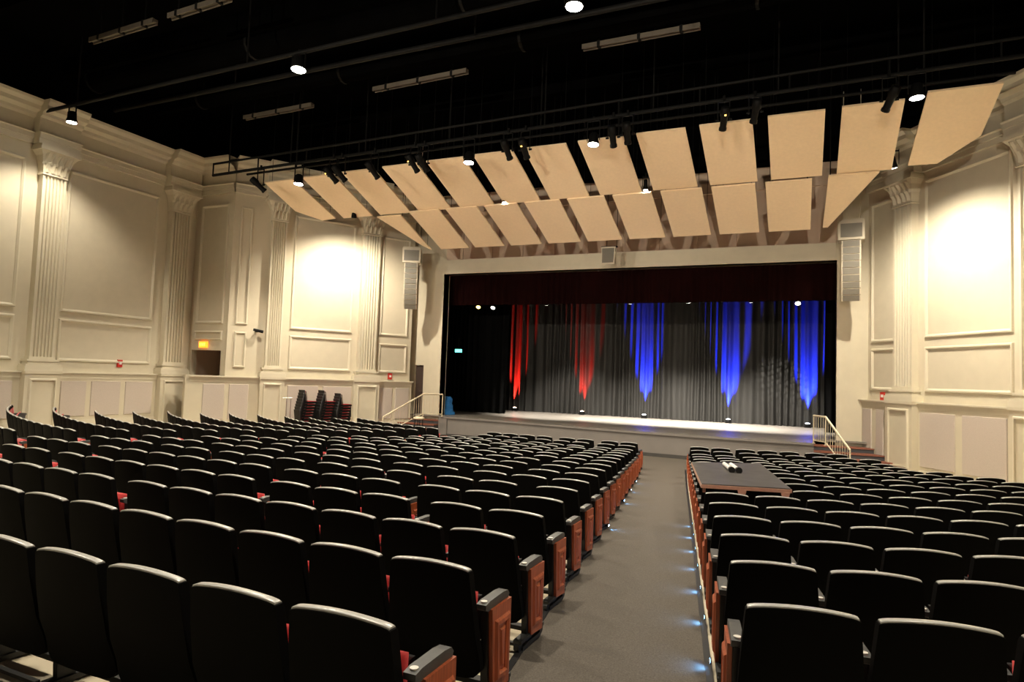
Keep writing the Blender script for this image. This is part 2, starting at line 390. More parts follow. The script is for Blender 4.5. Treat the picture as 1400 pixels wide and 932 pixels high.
# ------------------------------------------------------------------ stage
ZS = 0.044
edge = [(-14.0, 24.45), (-12.7, 24.40), (-11.4, 24.25), (-10.2, 24.08), (-9.1, 23.86), (-8.0, 23.62), (-7.0, 23.42), (-5.8, 23.22), (-4.6, 23.08), (-3.2, 22.98), (-2.0, 22.95), (-.9, 22.95), (.42, 22.95)]
poly = [(x, y+.03) for x, y in edge]+[(.42, 24.95), (4.5, 24.95), (4.5, 36), (-18.5, 36), (-18.5, 24.95), (-14.0, 24.95)]
b = MB(); b.prism(poly, ZS-.06, ZS); ST = struct(part('stage_floor', b, M['stage_floor']), 'worn grey stage floor')
b = MB()
for i in range(len(edge)-1):
    (x0, y0), (x1, y1) = edge[i], edge[i+1]
    b.hexa([(x0, y0+.06, -.9), (x1, y1+.06, -.9), (x1, y1+.5, -.9), (x0, y0+.5, -.9)], [(x0, y0+.06, ZS-.06), (x1, y1+.06, ZS-.06), (x1, y1+.5, ZS-.06), (x0, y0+.5, ZS-.06)])
b.box(.0, .42, 23.0, 24.95, -.9, ZS-.06); b.box(-14.0, -13.6, 24.45, 24.95, -.9, ZS-.06)
part('stage_front', b, M['skirt'], ST)
b = MB(); c = MB()
for i in range(len(edge)-1):
    (x0, y0), (x1, y1) = edge[i], edge[i+1]
    b.hexa([(x0, y0, ZS-.065), (x1, y1, ZS-.065), (x1, y1+.05, ZS-.065), (x0, y0+.05, ZS-.065)], [(x0, y0, ZS+.004), (x1, y1, ZS+.004), (x1, y1+.05, ZS+.004), (x0, y0+.05, ZS+.004)])
    c.hexa([(x0, y0+.03, -.9), (x1, y1+.03, -.9), (x1, y1+.2, -.9), (x0, y0+.2, -.9)], [(x0, y0+.03, -.66), (x1, y1+.03, -.66), (x1, y1+.2, -.66), (x0, y0+.2, -.66)])
part('stage_nosing', b, M['skirt'], ST); part('dark_base', c, M['dark_base'], ST)
# stage house: black box
b = MB(); b.box(-18.8, -18.5, 25.6, 36.3, 0, 11.6); b.box(4.5, 4.8, 25.6, 36.3, 0, 11.6); b.box(-18.8, 4.8, 36, 36.3, 0, 11.6)
struct(part('wall_stage', b, M['ceiling']), 'black walls of the stage house')
def drape(name, x0, x1, y, z0, z1, pitch, amp, m, label, cat, seed, group=None):
    rnd = random.Random(seed); b = MB(); rows = []; n = int((x1-x0)/pitch*8); ph = 0; xs = []
    base = []
    for i in range(n+1):
        x = x0+(x1-x0)*i/n; ph += 2*PI/8*(1+.35*math.sin(x*1.7+seed)+.25*rnd.uniform(-1, 1)); a = amp*(.75+.35*math.sin(x*2.3+seed*2))
        base.append((x, a*math.sin(ph)))
    for j in range(9):
        t = j/8; z = z0+(z1-z0)*t; k = 1.15-.35*t
        rows.append([(x+.02*math.sin(j*.8+x*3)*(1-t), y+d*k+.015*math.sin(j+x*2), z) for x, d in base])
    b.grid(rows)
    me = b.mesh(name, M[m], True); o = obj(name, me); tag(o, label, cat, group); return o
drape('backdrop_curtain', -15.6, -6.2, 32.25, ZS+.01, 7.4, .36, .115, 'drape', 'pleated dark backdrop curtain lit red on the left half of the stage', 'curtain', 1, 'backdrop curtains')
drape('backdrop_curtain', -6.35, 2.6, 32.15, ZS+.01, 7.4, .36, .115, 'drape', 'pleated dark backdrop curtain lit blue on the right half of the stage', 'curtain', 2, 'backdrop curtains')
drape('leg_curtain', -18.2, -12.9, 29.0, ZS+.01, 7.4, .30, .07, 'black_drape', 'black leg curtain hiding the left wing of the stage', 'curtain', 3, 'leg curtains')
drape('leg_curtain', .90, 4.3, 29.0, ZS+.01, 7.4, .30, .07, 'black_drape', 'black leg curtain hiding the right wing of the stage', 'curtain', 4, 'leg curtains')
drape('valance_curtain', -14.9, 1.7, 25.85, 4.93, 7.0, .34, .06, 'valance', 'dark red pleated valance across the top of the stage opening', 'curtain', 5)
drape('border_curtain', -17, 3.5, 28.6, 5.25, 8.0, .34, .06, 'black_drape', 'black border curtain behind the stage lamps', 'curtain', 6)

# ------------------------------------------------------------------ auditorium seats
def back_row(u):
    au = abs(u); hw_t, hw_b = 0.247, 0.283
    crown = 0.024*u*u+(0.006*((au-.86)/.14)**2 if au > .86 else 0)
    return 0.805-crown, 0.018*u*u, 0.165+(0.05*((au-.75)/.25)**2 if au > .75 else 0), hw_t, hw_b
def back_loop(u, prof):
    zt, yb, low, hw_t, hw_b = back_row(u); loop = []
    for (dy, z) in prof(zt, low):
        t = (z-.185)/(.805-.185); loop.append((u*(hw_b+(hw_t-hw_b)*max(t, 0)**1.7), yb+dy, z))
    return loop
def swept(prof, us):
    b = MB(); rows = [back_loop(u, prof) for u in us]; n = len(rows[0])
    b.grid(rows, close=True); b.add(rows[0], [tuple(range(n))]); b.add(rows[-1], [tuple(range(n))]); return b
US = [-1, -.985, -.95, -.86, -.7, -.5, -.25, 0, .25, .5, .7, .86, .95, .985, 1]
def shell_mesh():
    """black moulded back: crowned top, slight wrap"""
    return swept(lambda zt, low: ((.120, low), (.104, low+.07), (.060, .40), (.022, .60), (.003, zt-.035), (.001, zt-.012), (.006, zt-.007), (.044, zt-.007), (.052, zt-.014), (.058, zt-.03), (.075, .60), (.112, .40), (.150, low+.07), (.158, low)), US)
def rim_highlight_mesh():  # thin strip along the shell top that carries the painted highlight
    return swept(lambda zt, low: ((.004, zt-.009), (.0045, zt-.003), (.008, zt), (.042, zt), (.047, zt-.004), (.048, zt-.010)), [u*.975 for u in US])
def rounded_slab(x0, x1, y0, y1, z0, z1, r, shear=0.0, nu=6):
    """cushion: box with softened rim, y leaning with z"""
    b = MB(); rows = []
    for (iny, k) in ((0, 1.0), (.35, .35), (.65, 0.05), (.9, .25), (1, .9)):
        y = y0+(y1-y0)*iny; g = r*k; ring = []
        for (sx, sz) in ((-1, -1), (0, -1), (1, -1), (1, 0), (1, 1), (0, 1), (-1, 1), (-1, 0)):
            x = (x0+x1)/2+sx*((x1-x0)/2-g); z = (z0+z1)/2+sz*((z1-z0)/2-g)
            ring.append((x, y+shear*(z-z0), z))
        rows.append(ring)
    b.grid(rows, close=True); b.add(rows[0], [tuple(range(8))]); b.add(rows[-1], [tuple(range(8))])
    return b
def arm_mesh(sx):
    b = MB(); x = sx*.277; h = .030; pr = [(.13, .545), (.13, .572), (.18, .582), (.36, .585), (.425, .578), (.445, .555), (.435, .535), (.16, .530)]
    rows = [[(x+dx, y, z-.004*(abs(dx) > .03)) for y, z in pr] for dx in (-h, -h*.7, h*.7, h)]
    b.grid(rows, close=True); b.add(rows[0], [tuple(range(8))]); b.add(rows[-1], [tuple(range(8))]); return b
def standard_mesh(sx):
    b = MB(); x = sx*.277
    b.hexa([(x-.02, .20, .03), (x+.02, .20, .03), (x+.02, .30, .03), (x-.02, .30, .03)], [(x-.02, .17, .54), (x+.02, .17, .54), (x+.02, .40, .54), (x-.02, .40, .54)])
    b.box(x-.035, x+.035, .10, .44, .0, .03); return b
def panel_mesh(sx):      # wood end panel on the aisle side
    b = MB(); x0 = sx*.298; x1 = sx*.322
    b.hexa([(x0, .225, .075), (x1, .225, .075), (x1, .44, .055), (x0, .44, .055)], [(x0, .185, .535), (x1, .185, .535), (x1, .445, .535), (x0, .445, .535)]); return b
def panel_mould_mesh(sx):
    b = MB(); rows = []
    for (i, d) in ((0, 0), (.012, .014), (.03, .016), (.045, .004), (.045, 0)):
        x = sx*(.322+d); rows.append([(x, .245+i, .125+i), (x, .415-i, .115+i), (x, .420-i, .465-i), (x, .222+i, .465-i)])
    b.grid(rows, close=True); rows = []
    for (i, d) in ((.06, 0), (.075, .012)):
        x = sx*(.322+d); rows.append([(x, .245+i, .125+i), (x, .415-i, .115+i), (x, .420-i, .465-i), (x, .222+i, .465-i)])
    b.grid(rows, close=True); b.add(rows[-1], [(0, 1, 2, 3)]); return b
def caster_mesh(sx):
    b = MB(); x = sx*.285
    for y in (.08, .47):
        b.tube((x-.018, y, .035), (x+.018, y, .035), .035, 10); b.box(x-.01, x+.01, y-.015, y+.015, .035, .075)
    b.box(x-.03, x+.03, .06, .49, .06, .085); return b
def disc_mesh(sx):
    b = MB(); b.tube((sx*.277, .165, .574), (sx*.277, .165, .5835), .019, 12); return b
def lamp_mesh(sx):
    b = MB(); x = sx*.318; b.box(x-.02, x+.03*sx, .30, .36, .030, .056); return b
def lens_mesh(sx):
    b = MB(); x = sx*.342; b.box(x, x+.006*sx, .305, .355, .032, .054); return b
def mk(name, b, m, smooth=False): return fixn(b.mesh(name, m, smooth))
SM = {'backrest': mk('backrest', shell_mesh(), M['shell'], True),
      'top_rim': mk('top_rim', rim_highlight_mesh(), M['rim'], True),
      'back_cushion': mk('back_cushion', rounded_slab(-.190, .190, .140, .160, .30, .72, .02, -.17), M['red'], True),
      'seat_cushion': mk('seat_cushion', rounded_slab(-.200, .200, .200, .265, .28, .600, .05, .02), M['red'], True),
      'seat_pan': mk('seat_pan', rounded_slab(-.210, .210, .263, .285, .28, .575, .02, .02), M['black_plastic']),
      'base_rail': mk('base_rail', MB().box(-.265, .265, .24, .30, .085, .115).box(-.265, .265, .10, .13, .03, .05), M['black_plastic'])}
for sx, k in ((1, 'R'), (-1, 'L')):
    SM['armrest'+k] = mk('armrest', arm_mesh(sx), M['arm'], True); SM['standard'+k] = mk('standard', standard_mesh(sx), M['black_plastic'])
    SM['end_panel'+k] = mk('end_panel', panel_mesh(sx), M['wood']); SM['moulding'+k] = mk('panel_moulding', panel_mould_mesh(sx), M['wood'])
    SM['caster'+k] = mk('caster', caster_mesh(sx), M['black_plastic']); SM['disc'+k] = mk('number_disc', disc_mesh(sx), M['plate'])
    SM['lamp'+k] = mk('aisle_lamp', lamp_mesh(sx), M['black_plastic']); SM['lens'+k] = mk('lamp_lens', lens_mesh(sx), M['led_blue'])
def set_smooth_sharp(me, ang=40):
    try: me.set_sharp_from_angle(angle=math.radians(ang))
    except Exception: pass
for k in ('backrest', 'top_rim', 'armrestR', 'armrestL'): set_smooth_sharp(SM[k], 45)

def in_view(p):
    d = Vector(p)-Vector((0, 0, CAMH)); zc = d.dot(cf)
    if zc < .3: return False
    x = 700+900*d.dot(cr)/zc; y = 466-900*d.dot(cu)/zc
    mx = 900*.40/zc
    return -mx < x < 1400+mx and y < 932+mx*1.6
seats = []     # (block, row, k, x, y, z, rz, side_of_end_panel or None, left_arm)
GAPS = {0: [15], 1: [15], 2: [7, 14], 3: [2, 5, 11], 4: [3, 6, 12], 5: [1, 3, 6, 9]}
rnd = random.Random(5)
for n in range(0, 18):
    x = centre_right(n); k = 0; xl = 2*XC-centre_right(n)-.05
    g = list(GAPS.get(n) or [rnd.choice((2, 3)), 5, 8, 10+rnd.choice((0, 1))])
    tot = int((x-xl-.16*len(g))/.58)
    if n >= 3: g = [q for q in g if q < tot-4]+[tot-3]
    while x-.5 > xl:
        xc = x-.265
        seats.append(['centre', n, k, xc, centre_y(n)+centre_bow(n, xc), zfloor(n), -math.atan(.0092*(centre_right(n)-xc)), 'R' if (k == 0 or k in g) else None, (k+1) in g])
        k += 1; x -= .58
        if k in g: x -= .17
    seats[-1][8] = True
s_right = {**{n: 6.4 for n in range(0, 11)}, 11: 5.85, 12: 5.4, 13: 5.0, 14: 4.85, 15: 4.6, 16: 4.0, 17: 3.1}
for n in range(0, 17):
    s = .2475; k = 0
    while s+.24 <= s_right[n]+.12:
        x, y, t = side_row(n, s, 1)
        seats.append(['right', n, k, x, y, side_z(n), t, 'L' if k == 0 else None, False]); k += 1; s += .575
        if n >= 9 and k in (2, 5): s += .08
s_left = {3: 9.3, 4: 9.3, 5: 9.3, 6: 8.75, 7: 7.9, 8: 7.6, 9: 8.4, 10: 7.7, 11: 8.05, 12: 7.6, 13: 7.2, 14: 6.6, 15: 5.8, 16: 5.2}
for n in range(2, 17):
    s = .2475; k = 0
    while s+.24 <= s_left.get(n, 9.3)+.1:
        x, y, t = side_row(n, s, -1)
        seats.append(['left', n, k, x, y, side_z(n), t-PI, 'R' if k == 0 else None, False]); k += 1; s += .585
seats = [s for s in seats if in_view((s[3], s[4], s[5]+.6))]
seats.sort(key=lambda s: Vector((s[3], s[4], s[5]-CAMH)).length)
ORD = ['first', 'second', 'third', 'fourth', 'fifth', 'sixth', 'seventh', 'eighth', 'ninth', 'tenth', 'eleventh', 'twelfth', 'thirteenth', 'fourteenth', 'fifteenth', 'sixteenth', 'seventeenth', 'eighteenth', 'nineteenth', 'twentieth', 'twenty-first', 'twenty-second']
LIT = {('right', n) for n in (1, 2, 3, 4, 5, 6, 7)} | {('centre', n) for n in (7, 10, 12, 14)}
minrow = {}
for s in seats: minrow[s[0]] = min(minrow.get(s[0], 99), s[1])
def seat_parts(s):
    """list of (part name, mesh key, parent part name)"""
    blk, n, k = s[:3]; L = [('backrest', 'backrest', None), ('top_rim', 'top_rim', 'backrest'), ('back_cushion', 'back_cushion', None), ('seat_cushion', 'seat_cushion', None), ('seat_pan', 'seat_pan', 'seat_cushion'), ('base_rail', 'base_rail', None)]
    main = 'L' if blk == 'right' else 'R'; other = 'R' if main == 'L' else 'L'
    L += [('armrest', 'armrest'+main, None), ('standard', 'standard'+main, None), ('number_disc', 'disc'+main, 'armrest')]
    if s[7]:
        e = s[7]; L += [('end_panel', 'end_panel'+e, None), ('panel_moulding', 'moulding'+e, 'end_panel'), ('caster', 'caster'+e, None)]
        if (blk, n) in LIT and k == 0: L += [('aisle_lamp', 'lamp'+e, None), ('lamp_lens', 'lens'+e, 'aisle_lamp')]
    if s[8]: L += [('armrest', 'armrest'+other, None), ('standard', 'standard'+other, None)]
    return L
NIND = 300
for s in seats[:NIND]:
    blk, n, k, x, y, z, rz, e, la = s
    r = empty('auditorium_seat', (x, y, z), rz)
    rowo = ORD[n-minrow[blk]]
    where = {'centre': 'left of the near aisle', 'right': 'right of the near aisle', 'left': 'beyond the far left aisle'}[blk]
    if e and k == 0: lab = 'black folding seat with wooden end panel, %s block, %s row from camera, at the aisle' % (blk, rowo)
    else: lab = 'black folding seat, %s block, %s row from camera, %s %s' % (blk, rowo, ORD[k], where)
    tag(r, lab, 'seat', 'auditorium seats in rows')
    made = {}
    for nm, key, par in seat_parts(s):
        o = bpy.data.objects.new(nm, SM[key]); col.objects.link(o); o.parent = made.get(par, r); made.setdefault(nm, o)
    if (blk, n) in LIT and e and k == 0:
        sg = 1 if e == 'R' else -1
        l = bpy.data.lights.new('aisle_led', 'SPOT'); l.energy = 3.0; l.color = (.16, .48, 1.0); l.spot_size = math.radians(130); l.spot_blend = .8; l.shadow_soft_size = .01
        lo = bpy.data.objects.new('aisle_led', l); col.objects.link(lo); lo.parent = r; lo.location = (sg*.360, .33, .046)
        lo.rotation_euler = (Vector((sg*1.0, 0, -.55))).to_track_quat('-Z', 'Y').to_euler()
# everything past the three hundred that show largest
cache = {}
def mesh_data(me):
    if me.name not in cache:
        cache[me.name] = ([v.co.copy() for v in me.vertices], [tuple(p.vertices) for p in me.polygons], me.materials[0], [p.use_smooth for p in me.polygons])
    return cache[me.name]
vs, fs, mi, mats_, smo = [], [], [], [], []
for s in seats[NIND:]:
    mx = Matrix.Translation((s[3], s[4], s[5])) @ Matrix.Rotation(s[6], 4, 'Z')
    for nm, key, par in seat_parts(s):
        if nm in ('seat_pan', 'number_disc', 'base_rail'): continue
        v_, f_, m_, sm_ = mesh_data(SM[key]); b0 = len(vs)
        vs += [mx @ v for v in v_]; fs += [tuple(b0+i for i in f) for f in f_]
        if m_ not in mats_: mats_.append(m_)
        mi += [mats_.index(m_)]*len(f_); smo += sm_
if vs:
    me = bpy.data.meshes.new('far_seats'); me.from_pydata([tuple(v) for v in vs], [], fs)
    for m_ in mats_: me.materials.append(m_)
    me.polygons.foreach_set('material_index', mi); me.polygons.foreach_set('use_smooth', smo); me.update()
    set_smooth_sharp(me, 50)
    o = obj('distant_seat_rows', me); tag(o, 'rows of small black folding seats nearest the stage', 'seats', None, 'stuff')
print('SEATS', len(seats), 'individual', min(NIND, len(seats)))

# ------------------------------------------------------------------ hanging acoustic panels
def cloud(pts, label, t=0.05):
    """pts: outline on the lower face, counter-clockwise from above"""
    c = sum((Vector(p) for p in pts), Vector())/len(pts); n = len(pts)
    r = empty('acoustic_panel', c); tag(r, label, 'ceiling panel', 'acoustic panels hung above the stage front')
    b = MB(); b.add([Vector(p)-c for p in pts]+[Vector(p)-c+Vector((0, t*.35, t)) for p in pts], [tuple(range(n-1, -1, -1)), tuple(range(n, 2*n))]+[(i, (i+1)%n, n+(i+1)%n, n+i) for i in range(n)])
    part('panel_board', b, M['cloud'], r)
    for p in pts[:4]:
        q = Vector(p)-c; q = q*.82
        h = MB(); h.tube(q+Vector((0, 0, .03)), (q.x, q.y, 11.6-c.z), .008, 5); part('hanger', h, M['black_steel'], r)
def zA(y): return 8.745-(y-17.88)*.367
def zB(y): return 7.745-(y-20.40)*.367
for i in range(11):
    xc = 1.575-1.7275*i; y0, y1 = 17.85+.03*i, 20.36+.02*i; h = .675
    cloud([(xc-h, y0, zA(y0)), (xc+h, y0, zA(y0)), (xc+h, y1, zA(y1)), (xc-h, y1, zA(y1))], 'cream acoustic panel in the upper row, %s from the right' % ORD[i+1])
cloud([(2.70, 17.7, zA(17.7)), (4.17, 17.7, zA(17.7)), (4.08, 19.36, zA(19.36)), (3.30, 20.28, zA(20.28)), (2.62, 20.26, zA(20.26))], 'cream acoustic panel with cut corner at the right end of the upper row')
cloud([(-18.17, 18.2, zA(18.2)), (-16.83, 18.17, zA(18.17)), (-16.75, 20.54, zA(20.54)), (-17.45, 20.6, zA(20.6)), (-18.21, 19.9, zA(19.9))], 'cream acoustic panel with cut corner at the left end of the upper row')
for i in range(9):
    xc = -.36-1.537*i; y0, y1 = 20.40, 22.86; h = .625
    cloud([(xc-h, y0, zB(y0)), (xc+h, y0, zB(y0)), (xc+h, y1, zB(y1)), (xc-h, y1, zB(y1))], 'cream acoustic panel in the lower row, %s from the right' % ORD[i+1])
cloud([(.69, 20.32, zB(20.32)), (1.96, 20.32, zB(20.32)), (1.10, 22.1, zB(22.1)), (.76, 22.8, zB(22.8)), (.62, 22.8, zB(22.8))], 'tapered cream acoustic panel at the right end of the lower row')
cloud([(-14.80, 20.55, zB(20.55)), (-13.74, 20.55, zB(20.55)), (-13.75, 22.88, zB(22.88)), (-13.95, 22.6, zB(22.6))], 'tapered cream acoustic panel at the left end of the lower row')

# ------------------------------------------------------------------ lighting pipes and ceiling clutter
def pipe(name, p, q, r, m, label, hang=(), cat='pipe', second=None):
    o = empty(name, p); tag(o, label, cat); P = Vector(p); Q = Vector(q)
    b = MB(); b.tube((0, 0, 0), Q-P, r, 10); part('tube', b, M[m], o)
    if second:
        b = MB(); b.tube((0, second[0], second[1]), Q-P+Vector((0, second[0], second[1])), r*.8, 8); part('tube', b, M[m], o)
        for i in range(13):
            a = (Q-P)*(i/12)
            h = MB(); h.tube(a, a+Vector((0, second[0], second[1])), r*.5, 6); part('strut', h, M['black_steel'], o)
    for t in hang:
        a = (Q-P)*t; h = MB(); h.tube(a, (a.x, a.y, 11.6-P.z), .022, 6); part('hanger', h, M['dark_pipe'], o)
    return o
pipe('lighting_pipe', (-21.66, 12.4, 9.50), (6.5, 12.4, 9.95), .055, 'dark_pipe', 'long dark lighting pipe with three house lamps, nearest the camera', (.06, .3, .5, .7, .9))
pipe('lighting_pipe', (-19.8, 17.3, 8.80), (6.2, 17.3, 9.25), .05, 'dark_pipe', 'long dark lighting truss carrying the row of stage spotlights', (.03, .14, .26, .38, .5, .62, .74, .86, .97), second=(0, .42))
pipe('lighting_pipe', (-18.6, 17.75, 8.86), (4.4, 17.75, 9.05), .04, 'black_steel', 'thin black pipe just above the upper acoustic panels', (.1, .5, .9))
pipe('ceiling_rail', (-21.5, 14.6, 10.4), (6.0, 14.6, 10.6), .07, 'dark_pipe', 'dark sprinkler pipe under the black ceiling', (.2, .5, .8))
def batten(p, q, label):
    o = empty('ceiling_batten', p); tag(o, label, 'batten', 'pale battens under the ceiling'); P = Vector(p); d = Vector(q)-P; L_ = d.length
    b = MB(); b.box(0, L_, -.08, .08, 0, .08); ch = part('channel', b, M['batten'], o)
    for y in (-.08, .05):
        b = MB(); b.box(0, L_, y, y+.03, -.05, 0); part('flange', b, M['batten'], ch)
    for k in range(3):
        h = MB(); x = L_*(.15+.35*k); h.box(x-.04, x+.04, -.09, .09, -.055, .10); part('clamp', h, M['black_steel'], o)
        h = MB(); h.tube((x, 0, .1), (x, 0, 11.6-P.z), .02, 6); part('hanger', h, M['black_steel'], o)
    o.rotation_euler = (0, 0, math.atan2(d.y, d.x))
for p, q, l in (((-17.95, 11.4, 10.6), (-15.31, 11.3, 10.6), 'pale metal batten under the ceiling at top left'), ((-14.75, 11.28, 10.6), (-12.6, 11.18, 10.6), 'pale metal batten cut by the top edge at left'),
                ((-12.3, 16.6, 10.6), (-8.93, 16.45, 10.6), 'pale metal batten right of the second ceiling lamp'), ((-18.08, 17.0, 10.6), (-14.97, 16.9, 10.6), 'pale metal batten below the second ceiling lamp'),
                ((-5.39, 16.3, 10.6), (-2.34, 16.25, 10.6), 'wide pale metal batten right of the topmost lamp')):
    batten(p, q, l)
def duct(p, q, r, label):
    o = empty('air_duct', p); tag(o, label, 'duct'); b = MB(); b.tube((0, 0, 0), Vector(q)-Vector(p), r, 14); part('duct_run', b, M['ceiling'], o)
    for k in range(5):
        a = (Vector(q)-Vector(p))*(k/4); dn = (Vector(q)-Vector(p)).normalized()
        b = MB(); b.tube(a-dn*.04, a+dn*.04, r+.03, 14); part('duct_band', b, M['black_steel'], o)
        b = MB(); b.tube(a, (a.x, a.y, 11.6-p[2]), .02, 6); part('hanger', b, M['black_steel'], o)
duct((-21, 13.6, 10.9), (6, 13.6, 10.9), .35, 'black air duct under the ceiling'); duct((-19, 16.0, 11.0), (5, 16.0, 11.0), .30, 'black air duct above the acoustic panels')

def house_lamp(loc, pz, target, power, angle, label, blend=.5, size=.10, r=.13):
    """can downlight with yoke hung from a pipe"""
    o = empty('house_lamp', loc); tag(o, label, 'lamp', 'lit house lamps')
    d = (Vector(target)-Vector(loc)).normalized(); q = d.to_track_quat('-Z', 'Y').to_matrix().to_4x4()
    b = MB(); b.lathe([(r*.55, .34), (r*.8, .30), (r*.85, .12), (r, .06), (r, .0), (r*.94, .0), (r*.94, .03)], 16); b.xform(q); part('lamp_body', b, M['black_steel'], o, True)
    b = MB(); b.lathe([(r*.93, .006), (r*.6, .022), (.01, .028)], 16); b.xform(q); part('lens', b, M['lens_on'], o, True)
    y = MB()
    for sx in (-1, 1): y.box(sx*(r+.01), sx*(r+.025), -.02, .02, .12, pz-loc[2])
    y.box(-r-.025, r+.025, -.02, .02, pz-loc[2]-.06, pz-loc[2]-.03); y.tube((0, 0, pz-loc[2]-.05), (0, 0, pz-loc[2]+.08), .03, 8); part('yoke', y, M['black_steel'], o)
    l = Vector(loc)+d*.04
    spot('house_beam', o, l, Vector(loc)+d*3, power, angle, blend, WARM, size)
house_lamp((-20.17, 12.4, 8.98), 9.52, (-20.0, 12.4, 0), 950, 120, 'lit house lamp near the left wall cornice', .5, .1, .15)
house_lamp((-11.49, 12.4, 9.22), 9.66, (-11.2, 11.6, 0), 2600, 136, 'lit house lamp hanging over the centre seats', .5, .12, .19)
house_lamp((-4.31, 12.4, 9.40), 9.77, (-4.2, 11.6, 0), 2600, 136, 'lit house lamp at the top edge of the photo', .5, .12, .19)
house_lamp((-15.76, 17.3, 8.12), 8.86, (-15.6, 16.6, 0), 1700, 116, 'lit house lamp at the left end of the stage truss', .5, .10, .16)
house_lamp((-9.22, 17.3, 8.20), 8.97, (-9.2, 16.2, 0), 1700, 118, 'lit house lamp on the truss left of the middle', .5, .10, .16)
house_lamp((-5.33, 17.3, 8.32), 9.04, (-5.3, 16.2, 0), 1700, 118, 'lit house lamp on the truss right of the middle', .5, .10, .16)
house_lamp((2.42, 17.3, 8.55), 9.18, (2.5, 17.0, 0), 1700, 116, 'lit house lamp at the right end of the stage truss', .5, .10, .16)
house_lamp((-15.76, 20.4, 7.70), 8.3, (-16.7, 21.8, 2.6), 2100, 142, 'lit wall lamp between the panel rows at left', .75, .10, .10)
house_lamp((-9.41, 20.38, 7.81), 8.3, (-9.4, 20.6, 0), 800, 110, 'lit small lamp between the panel rows left of middle', .4, .08, .08)
house_lamp((-4.52, 20.38, 7.83), 8.3, (-4.5, 20.6, 0), 250, 100, 'lit small lamp between the panel rows right of middle', .4, .08, .08)
house_lamp((2.31, 20.4, 7.87), 8.4, (3.3, 21.4, 2.6), 2300, 142, 'lit wall lamp between the panel rows at right', .75, .10, .10)
# unseen lighting pipe and rear flood lamps, added to brighten seats, panels and stage front
pipe('lighting_pipe', (-21.66, 4.6, 9.60), (6.5, 4.6, 9.95), .055, 'dark_pipe', 'dark lighting pipe for the added lamps over the rear seats, above the frame', (.1, .5, .9))
for i, x in enumerate((-18.5, -11.5, -4.6, 1.6)):
    house_lamp((x, 4.6, 9.25), 9.62+.35*(x+21.66)/28.2, (x, 4.9, 0), 1900, 116, 'added unseen house lamp on the rear pipe, %s from the left' % ORD[i])
for i, x in enumerate((-14.5, -6.8, 0.9)):
    house_lamp((x, -7.5, 6.4), 7.0, (-6.8+(x+6.8)*.75, 22.5, 6.2), 6600, 36, 'added unseen rear fill lamp facing the stage, %s from the left' % ORD[i], .6, .15, .16)
def spotlight(loc, pz, aim, label, led=None):
    o = empty('stage_spotlight', loc); tag(o, label, 'spotlight', 'unlit stage spotlights on the truss')
    d = (Vector(aim)-Vector(loc)).normalized(); q = d.to_track_quat('-Z', 'Y').to_matrix().to_4x4()
    b = MB(); b.lathe([(.06, .40), (.11, .38), (.12, .18), (.09, .12), (.085, -.14), (.10, -.16), (.10, -.22), (.08, -.22)], 12); b.xform(q); part('barrel', b, M['black_steel'], o, True)
    b = MB(); b.lathe([(.078, -.212), (.01, -.20)], 12); b.xform(q); part('lens', b, M['chrome'], o)
    y = MB(); h = pz-loc[2]
    for sx in (-1, 1): y.box(sx*.135, sx*.15, -.02, .02, .02, h-.08)
    y.box(-.15, .15, -.02, .02, h-.10, h-.07); y.tube((0, 0, h-.08), (0, 0, h+.07), .035, 8)
    for sx in (-1, 1): y.tube((sx*.12, 0, .05), (sx*.20, 0, .05), .03, 8)
    part('yoke', y, M['black_steel'], o)
    if led:
        b = MB(); b.box(-.02, .02, -.135, -.12, .22, .25); b.xform(q); part('indicator', b, M['amber_led'], o)
pos = [(-17.4, 8.15), (-14.25, 8.2), (-13.9, 8.22), (-12.6, 8.2), (-11.1, 8.27), (-10.75, 8.25), (-7.9, 8.35), (-7.35, 8.32), (-4.75, 8.38), (-4.35, 8.42), (-1.85, 8.5), (-1.1, 8.6), (1.85, 8.50)]
names = ['far left end', 'left pair, outer', 'left pair, inner', 'left of centre, single', 'second pair, outer', 'second pair, inner', 'middle pair, left', 'middle pair, right', 'right of middle pair, left', 'right of middle pair, right', 'over the third panel gap from right', 'in the second panel gap from right', 'right end beside the lit lamp']
for i, (x, z) in enumerate(pos):
    zp = 8.80+.45*(x+19.8)/26
    spotlight((x, 17.22, z), zp, (-6.6+.5*(x+6.6), 26, 0), 'black stage spotlight on the truss, '+names[i], i % 3 == 1)

